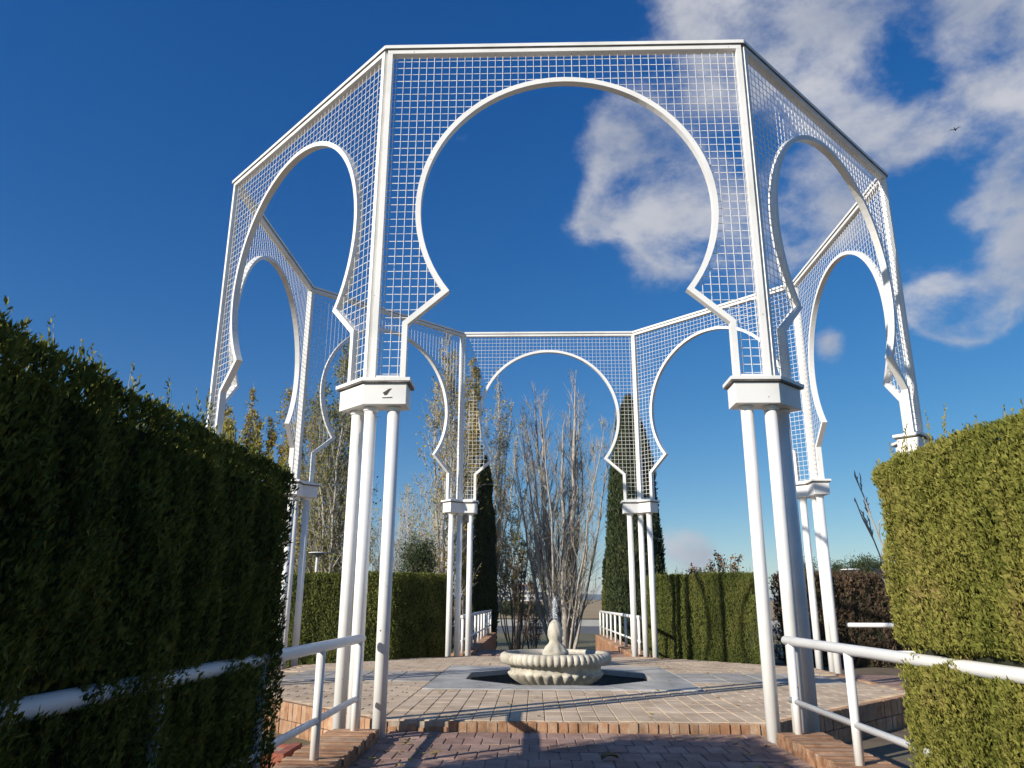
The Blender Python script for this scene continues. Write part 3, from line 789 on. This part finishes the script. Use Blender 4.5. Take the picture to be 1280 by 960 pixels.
# ---------------------------------------------------------------- trees
def tree(name, label, loc, stems, m_bark, leaf=None, group=None, nb=14, nt=6, seed=0, blen=.2, up=.8, leaf_n=0, leaf_s=.06, cat='tree', r0=.09, twl=.7, dropout=0, low=.15, cv=.75, lj=.07):
    """stems: list of (base dx, base dy, top dx, top dy, height). Real trunk, limbs and twigs, leaves on the twigs."""
    g = np.random.default_rng(seed); gz = terrain(loc[0], loc[1]); t = tag(empty(name, (loc[0], loc[1], gz)), label, cat, group)
    mb = MB(); tw = MB(); LP = []
    for st in stems:
        bx, by, tx, ty, h = st[:5]; thick = st[5] if len(st) > 5 else 1; h += GZ - gz
        n = 12; s = np.linspace(0, 1, n)
        c = np.stack([bx + (tx - bx) * s ** cv, by + (ty - by) * s ** cv, h * s], 1)
        c[1:, :2] += np.cumsum(g.normal(size=(n - 1, 2)) * h * .006, 0)
        rr = r0 * thick * (h / 10) * (1 - s) ** .8 + .008
        mb.tube(c, list(rr), 6, False)
        for i in range(nb):
            q = low + (1 - low) * (i + g.random()) / nb * .97; k = q * (n - 1); a = int(k)
            p = c[a] + (c[min(a + 1, n - 1)] - c[a]) * (k - a)
            an = g.random() * 6.283; L = h * blen * (1.05 - q) ** .6 * (.6 + .7 * g.random())
            d = np.array([math.cos(an), math.sin(an), 0]) * (1 - up) + np.array([0, 0, up]); d /= np.linalg.norm(d)
            m = 6; pts = [p]
            for j in range(m - 1):
                d = d + g.normal(size=3) * .09 + np.array([0, 0, .07]); d /= np.linalg.norm(d); pts.append(pts[-1] + d * L / (m - 1))
            br = max(.008, rr[a] * .45)
            tw.tube(pts, list(np.linspace(br, .006, m)), 4, False)
            for j in range(nt):
                f = .2 + .8 * g.random(); kk = f * (m - 1); b = min(int(kk), m - 2); p2 = pts[b] + (pts[b + 1] - pts[b]) * (kk - b)
                d2 = (pts[b + 1] - pts[b]) / np.linalg.norm(pts[b + 1] - pts[b]) + g.normal(size=3) * .45; d2[2] += .25; d2 /= np.linalg.norm(d2)
                L2 = L * .42 * (.5 + g.random()) * twl; e1 = p2 + d2 * L2 * .5; e2 = e1 + (d2 + g.normal(size=3) * .18 + [0, 0, .15]) * L2 * .5
                tw.tube([p2, e1, e2], [.010, .008, .004], 3, False)
                if leaf_n and g.random() > dropout:
                    cnt = g.poisson(leaf_n)
                    if cnt:
                        ss = g.random((cnt, 1)); LP.append(p2 + (e2 - p2) * ss + g.normal(size=(cnt, 3)) * lj)
    mb.build('trunk', m_bark, t, smooth=True); tw.build('branches', m_bark, t, smooth=True)['kind'] = 'stuff'
    if LP:
        LP = np.concatenate(LP); sz = leaf_s * (.6 + .8 * g.random(len(LP)))
        o = np_mesh('crown', kites(LP, g.normal(size=LP.shape) + [0, 0, -.4], sz, sz * .8), 4, leaf, t); o['kind'] = 'stuff'
    return t
def at(px, py, Y):
    d = sight(px, py); k = (Y - CAM.y) / d.y; return CAM + d * k
def fan(n, spread, h0, h1, seed, base=.25, lean=0):
    g = random.Random(seed); o = []
    for i in range(n):
        a = 6.283 * i / n + g.uniform(-.3, .3); s = spread * math.sqrt((i + .5) / n)
        o.append((base * math.cos(a), base * math.sin(a), s * math.cos(a) + lean, s * math.sin(a), g.uniform(h0, h1) * (1 - .12 * s / max(spread, .1))))
    return o
Gb = 'trees beyond the hedges'
p = at(704, 794, 24)
tree('bare_poplar', 'large leafless many-stemmed poplar rising behind the fountain', (p.x, 24, GZ), [(*f, 2.0) for f in fan(5, 1.5, 12.6, 14.6, 1, .30, .05)] + [(*f, .8) for f in fan(15, 3.5, 9.8, 13.4, 41, .42, .1)], bark, poplar_leaf, Gb, 18, 10, 2, .20, .72, .6, .07, r0=.068, twl=1.25, low=.10, cv=.92)
p = at(415, 700, 20)
tree('poplar', 'tall green and yellow leaved poplar above the round street lamp', (p.x, 20, GZ), fan(9, 1.5, 11.0, 14.8, 2, .2), bark, green_leaf, Gb, 30, 8, 3, .19, .66, 8, .10, r0=.06, twl=1.1, lj=.13)
p = at(368, 700, 21)
tree('poplar', 'slender yellowing poplar next to the tall green and yellow one', (p.x, 21, GZ), fan(6, .8, 10.5, 13.6, 3, .2), bark, poplar_leaf, Gb, 26, 8, 4, .17, .7, 8, .10, r0=.06, twl=1.1, lj=.13)
p = at(552, 700, 20)
tree('poplar', 'tall thinly leaved pale-trunked poplar behind the round dark pine', (p.x, 20, GZ), [(0, 0, .1, 0, 14.6), (0, .1, -.7, .3, 12.0), (.1, 0, .65, -.2, 13.3), (0, .1, -.3, -.3, 13.4), (0, 0, 1.0, .2, 11.0)], bark2, poplar_leaf, Gb, 34, 9, 5, .18, .68, 4.0, .10, r0=.075, twl=1.1, lj=.12)
p = at(586, 700, 26)
tree('poplar', 'yellow leaved poplar standing behind the dark narrow cypress', (p.x, 26, GZ), fan(6, .8, 13.2, 16.4, 5, .2), bark, poplar_leaf, Gb, 32, 8, 6, .13, .82, 7, .12, r0=.06)
p = at(606, 700, 25.5)
tree('poplar', 'leaning half bare poplar fanning out over the dark narrow cypress', (p.x, 25.5, GZ), [(0, 0, 1.1, 0, 14.0), (0, 0, .55, .5, 13.0), (.1, 0, 1.6, .3, 12.4), (0, 0, .1, -.3, 12.0), (0, 0, 1.9, -.2, 11.0), (0, 0, .8, .2, 12.0), (0, 0, 2.4, .2, 9.0)], bark2, poplar_leaf, Gb, 24, 9, 7, .15, .78, 2.6, .09, r0=.05, low=.25, twl=1.1, lj=.12, cv=.9)
for px, h, sd_, lab in ((272, 12.0, 8, 'yellow leaved young poplar showing over the top of the shaded hedge'), (298, 13.6, 9, 'sparse young poplar with bare tip showing over the shaded hedge'), (334, 12.0, 10, 'short golden poplar between the shaded hedge and the slender poplar')):
    p = at(px, 600, 21)
    tree('poplar', lab, (p.x, 21, GZ), fan(7, 1.0, h * .75, h, sd_, .2), bark, poplar_leaf, Gb, 28, 8, sd_, .14, .78, 10 if px != 298 else 6, .10, r0=.05)
for px, Y, top, sd_, lab in ((440, 34, 8.6, 11, 'brown twiggy leafless tree behind the round street lamp'), (385, 33, 9.4, 12, 'brown bushy bare tree behind the slender yellowing poplar'), (485, 36, 10.5, 13, 'pale thin bare tree left of the round dark pine'), (522, 30, 10, 14, 'slim bare tree with crossing branches in front of the round dark pine')):
    p = at(px, 700, Y)
    tree('bare_tree', lab, (p.x, Y, GZ), fan(8, 2.4 if px != 522 else 1.2, top * .7, top, sd_, .2), barkbr if px < 470 else bark2, dry_leaf if px < 400 else poplar_leaf, Gb, 15, 9, sd_, .24, .6, 3.2 if px < 470 else .6, .10, r0=.05, twl=1.1)
p = at(645, 792, 26)
tree('bare_tree', 'small brown tree with withered leaves left of the big leafless poplar', (p.x, 26, GZ), [(*f, 1.6 if k < 2 else .7) for k, f in enumerate(fan(12, 2.1, 5.2, 7.8, 15, .1))], barkbr, green_leaf, Gb, 18, 10, 15, .22, .55, 2.6, .08, r0=.07, low=.35)
p = at(655, 792, 30)
tree('bare_shrub', 'low brown shrub at the foot of the small withered tree', (p.x + .5, 30, GZ), fan(8, .8, 1.6, 2.2, 16, .15), barkbr, dry_leaf, 'shrubs', 10, 7, 16, .35, .5, 2, .08, cat='shrub')
p = at(890, 716, 13)
tree('shrub', 'reddish leaved shrub showing over the sunlit angled hedge', (p.x, 12.5, GZ), fan(9, 1.0, 2.9, 3.75, 17, .3), barkd, dry_leaf, 'shrubs', 12, 8, 17, .22, .55, 3.2, .08, cat='shrub', low=.35)
p = at(852, 716, 12)
tree('shrub', 'rusty brown low shrub beside the reddish leaved shrub', (p.x, 11.6, GZ), fan(7, .5, 2.5, 3.1, 18, .2), barkd, dry_leaf, 'shrubs', 12, 8, 18, .22, .55, 4.5, .07, cat='shrub', low=.4)
p = at(1098, 680, -5)
tree('bare_sapling', 'leafless grey sapling leaning out behind the sunlit hedge', (p.x + .7, -5, GZ), [(.1, 0, -.95, 0, 3.5), (.1, 0, -.7, .1, 3.2), (.1, .1, -.2, 0, 3.4), (.1, 0, -.45, .2, 3.4)], bark, None, None, 10, 4, 19, .16, .75, 0, .05, cat='shrub', r0=.014, low=.5)
def cypress(label, x, y, r, h, seed, m=cyp_m, dens=650):
    gz = terrain(x, y); h += GZ - gz; t = tag(empty('cypress_tree', (x, y, gz)), label, 'tree', 'cypresses'); g = np.random.default_rng(seed)
    MB().tube([(0, 0, -.1), (0, 0, h * .8)], [.14, .04], 8).build('trunk', barkd, t)
    def rad(s): return r * np.clip(np.minimum(1, (s / .12 + .35)) * (1 - s ** 2.3) ** .62, .02, 1)
    prof = [(max(.02, float(rad(np.array(s))) * .82), .05 + s * h * .96) for s in np.linspace(0, 1, 14)]
    MB().lathe(prof, 18, lambda k, a: .07 * math.sin(a * 5 + k)).build('crown_body', core_m, t)
    n = int(2 * math.pi * r * h * dens); s = g.random(n); a = g.random(n) * 6.283
    nn = np.stack([np.cos(a), np.sin(a), np.zeros(n)], 1)
    base = nn * rad(s)[:, None]; base[:, 2] = s * h
    d = .10 * r * wob(base * [1, 1, .5], 3.2, seed) + .07 * r * wob(base * [1, 1, .5], 9, seed + 1) - g.random(n) ** 1.6 * .16 * r
    P = base + nn * d[:, None]; D = nn * .35 + [0, 0, 1] + g.normal(size=(n, 3)) * .3
    sz = .14 * (.6 + .8 * g.random(n))
    o = np_mesh('crown', kites(P, D, sz, sz * .36), 4, m, t, np.clip(.5 + .35 * wob(base, 2.5, seed + 3) + .2 * g.normal(size=n) * .6 + d / r, 0, 1)); o['kind'] = 'stuff'
p = at(605, 700, 22.0)
cypress('dark narrow cypress beside the far railing', p.x, 22.0, .62, at(606, 572, 22.0).z - GZ, 21, dens=800)
p = at(794, 700, 20.8)
cypress('broad sunlit cypress between the railing and the angled hedge', p.x, 20.8, 1.38, at(795, 496, 20.8).z - GZ, 22, dens=520)
p = at(776, 760, 23.5)
cypress('short bushy sunlit cypress at the foot of the broad one', p.x, 23.5, .95, 6.4, 23, hedge_far)
def pine(label, x, y, w, h, z, seed, dens=1.0):
    t = tag(empty('pine_tree', (x, y, terrain(x, y))), label, 'tree', 'round pines'); g = np.random.default_rng(seed)
    MB().tube([(0, 0, -.1), (.1, 0, h * .45), (0, .05, h * .75)], [.18, .13, .05], 8).build('trunk', barkd, t)
    LP = []; br = MB()
    for i in range(40):
        v = g.normal(size=3); v /= np.linalg.norm(v); rr = g.random() ** .4
        c = v * [w, w, h * .34] * rr + [0, 0, h * .62]
        br.tube([(0, 0, h * .45), tuple(c * .6 + np.array([0, 0, h * .18])), tuple(c)], [.05, .03, .012], 4, False)
        k = int(420 * dens); LP.append(c + g.normal(size=(k, 3)) * [w * .17, w * .17, h * .055])
    br.build('branches', barkd, t)
    LP = np.concatenate(LP); sz = .20 * w / 2 * (.6 + .8 * g.random(len(LP)))
    o = np_mesh('crown', kites(LP, g.normal(size=LP.shape) + [0, 0, .6], sz, sz * .3), 4, pine_m, t); o['kind'] = 'stuff'
p = at(517, 690, 16.5); pt = at(517, 668, 16.5)
pine('round dark pine between the pale-trunked poplar and the hedge', p.x, 16.5, .95, pt.z - terrain(0, 16.5) + .1, 0, 31)
for px, top, w, sd_, lab in ((1056, 698, 2.4, 32, 'rounded far pine above the browning hedge beside the second street lamp'), (1085, 694, 2.9, 33, 'larger far pine above the browning hedge beside the sunlit hedge'), (1004, 700, 2.2, 34, 'far pine top seen between the pavilion columns')):
    pt = at(px, top, 70); pine(lab, pt.x, 70, w, pt.z - terrain(0, 70) + .1, 0, sd_, .8)
for px, top, w, sd_, lab in ((640, 752, 2.2, 35, 'dark green bush beside the road left of the fountain jet'), (676, 756, 1.9, 36, 'olive bush beside the road right behind the fountain jet')):
    pt = at(px, top, 100); pine(lab, pt.x, 100, w, pt.z - terrain(0, 100) + .1, 0, sd_, .5)

# ---------------------------------------------------------------- lamps, far buildings, bird, litter
def lamp(label, px, py, Y, k):
    p = at(px, py, Y); g0 = terrain(p.x, Y); t = tag(empty('street_lamp', (p.x, Y, g0)), label, 'street lamp', 'round-topped street lamps'); h = p.z - g0
    MB().tube([(0, 0, -.1), (0, 0, h - .2 * k)], [.06, .045], 12).build('lamp_post', white, t)
    MB().lathe([(.05 * k, h - .3 * k), (.10 * k, h - .24 * k), (.34 * k, h - .09 * k), (.47 * k, h - .03 * k)], 32).build('lamp_bowl', concrete, t)
    MB().lathe([(.50 * k, h - .03 * k), (.52 * k, h - .01 * k), (.50 * k, h + .02 * k), (.2 * k, h + .05 * k), (.02, h + .06 * k)], 32).build('lamp_cap', white, t)
lamp('white street lamp with a round flat top above the sunlit part of the hedge', 397, 691, 12, .62)
lamp('distant street lamp with a round flat top over the browning hedge', 1063, 712, 20, .8)
p = at(667, 772, 30)
tag(MB().tube([(0, 0, -.1), (0, 0, p.z - terrain(0, 30) + .1)], .04, 8).build('white_pole', white), 'thin white pole on the grass behind the fountain', 'pole').location = (p.x, 30, terrain(0, 30))
# low concrete wall along the road
tag(MB().box(-70, 70, -.15, .15, -.1, .75).build('roadside_wall', concrete), 'long low grey concrete wall along the road', 'wall').location = (0, 85, GZ - 1.15)
def far_building(label, px0, px1, ytop, Y, floors, wm, rf=None, depth=14):
    a, b = at(px0, ytop, Y), at(px1, ytop, Y); g0 = terrain(0, Y); w_ = b.x - a.x; h = a.z - g0
    t = tag(empty('far_building', ((a.x + b.x) / 2, Y, g0)), label, 'building')
    MB().box(-w_ / 2, w_ / 2, 0, depth, -.5, h).build('wall', wm, t)
    MB().box(-w_ / 2 - .3, w_ / 2 + .3, -.3, depth + .3, h + .002, h + .35).build('roof', rf or wm, t)
    nw = max(3, int(w_ / 4.2))
    for fl in range(floors):
        for i in range(nw):
            x = -w_ / 2 + w_ * (i + .5) / nw; z = h * (fl + .5) / floors
            o = MB().box(-w_ / nw * .36, w_ / nw * .36, -.08, .1, -h / floors * .24, h / floors * .26).build('window', glass, t); o.location = (x, 0, z)
    return t
far_building('long white low building on the far slope', 590, 679, 738, 420, 2, wallwhite)
far_building('brown block rising behind the long white building', 652, 666, 731, 460, 2, brownroof)
far_building('small white house on the far slope beside the long building', 681, 700, 741, 440, 1, wallwhite)
p = at(1194, 162, 30)
bd = tag(empty('bird', p, R_(50)), 'small black bird gliding below the clouds', 'bird')
MB().tube([(-.20, 0, 0), (-.12, 0, .0), (0, 0, .0), (.10, 0, .01), (.15, 0, .015), (.20, 0, .01)], [.012, .03, .05, .04, .03, .006], 10).build('body', birdm, bd, smooth=True)
for s in (-1, 1):
    mb = MB(); mb.v = [(.09, s * .03, .02), (.05, s * .20, .10), (-.04, s * .40, .03), (-.06, s * .22, .085), (-.07, s * .03, .01), (.09, s * .03, .005), (.05, s * .20, .09), (-.04, s * .40, .026), (-.06, s * .22, .075), (-.07, s * .03, -.002)]
    mb.f = [(0, 1, 3, 4), (1, 2, 3), (9, 8, 6, 5), (8, 7, 6), (0, 5, 6, 1), (1, 6, 7, 2), (2, 7, 8, 3), (3, 8, 9, 4)]
    mb.build('wing', birdm, bd)
mb = MB(); mb.v = [(-.18, -.012, .003), (-.18, .012, .003), (-.30, .05, .0), (-.30, -.05, .0), (-.18, -.012, -.004), (-.18, .012, -.004), (-.30, .05, -.006), (-.30, -.05, -.006)]
mb.f = [(0, 1, 2, 3), (7, 6, 5, 4), (0, 4, 5, 1), (1, 5, 6, 2), (2, 6, 7, 3), (3, 7, 4, 0)]
mb.build('tail', birdm, bd)
# fallen leaves
n = 150; P = []
while len(P) < n:
    x, y = rnd.uniform(-5.2, 5.2), rnd.uniform(-5.5, 5.2)
    if not in_oct(x, y, A_P - .2): continue
    if in_oct(x, y, 1.95): continue
    P.append((x, y, PZ + .016 if max(abs(x), abs(y)) > 2.4 else PZ + .02))
for i in range(70): P.append((rnd.choice((-1, 1)) * rnd.uniform(1.4, 2.2), rnd.uniform(-8.5, -5.8), WZ + .012))
for i in range(60): P.append((rnd.choice((-1, 1)) * rnd.uniform(1.2, 2.2), rnd.uniform(5.9, 15), WZ + .012))
for i in range(120):
    a = rnd.uniform(0, 6.283); r = rnd.uniform(1.1, 1.66); P.append((r * math.cos(a), r * math.sin(a), -.19))
P = np.array(P); D = NR.normal(size=P.shape) * [1, 1, .12]
sz = .05 + .05 * NR.random(len(P))
o = np_mesh('fallen_leaves', kites(P, D, sz, sz * .7, np.tile([0, 0, 1.], (len(P), 1)) + NR.normal(size=P.shape) * .15), 4, litter)
tag(o, 'scattered dry yellow leaves lying on the paving and in the pool', 'leaves', kind='stuff')

mb = MB(); nl = 7
for i in range(nl):
    t = i / (nl - 1); w_ = .055 * math.sin(math.pi * min(1, t * .92 + .06)); z_ = .02 + .03 * math.sin(t * 3.1)
    mb.v += [(-.09 + .18 * t, -w_, z_ + .022), (-.09 + .18 * t, 0, z_), (-.09 + .18 * t, w_, z_ + .03)]
for i in range(nl - 1):
    for k in (0, 1): mb.f.append((3 * i + k, 3 * i + 3 + k, 3 * i + 4 + k, 3 * i + 1 + k))
dl = tag(mb.build('curled_leaf', litter, smooth=True), 'single curled pale dry leaf lying on the shaded path', 'leaf'); dl.location = (.28, -7.35, WZ - .005); dl.rotation_euler = (0, 0, .3)
sol = dl.modifiers.new('thick', 'SOLIDIFY'); sol.thickness = .003

# ---------------------------------------------------------------- the air
hz = bpy.data.materials.new('haze_air'); hz.use_nodes = True
hz.node_tree.nodes.clear()
ho = hz.node_tree.nodes.new('ShaderNodeOutputMaterial'); hv = hz.node_tree.nodes.new('ShaderNodeVolumePrincipled')
hv.inputs['Color'].default_value = (.80, .88, 1, 1); hv.inputs['Density'].default_value = .00016; hv.inputs['Anisotropy'].default_value = .1
hz.node_tree.links.new(hv.outputs[0], ho.inputs['Volume'])
tag(MB().box(-6500, 6500, -3500, 7500, -3, 52).build('haze', hz), 'pale bluish haze over the far slope and hills', 'haze', kind='stuff')
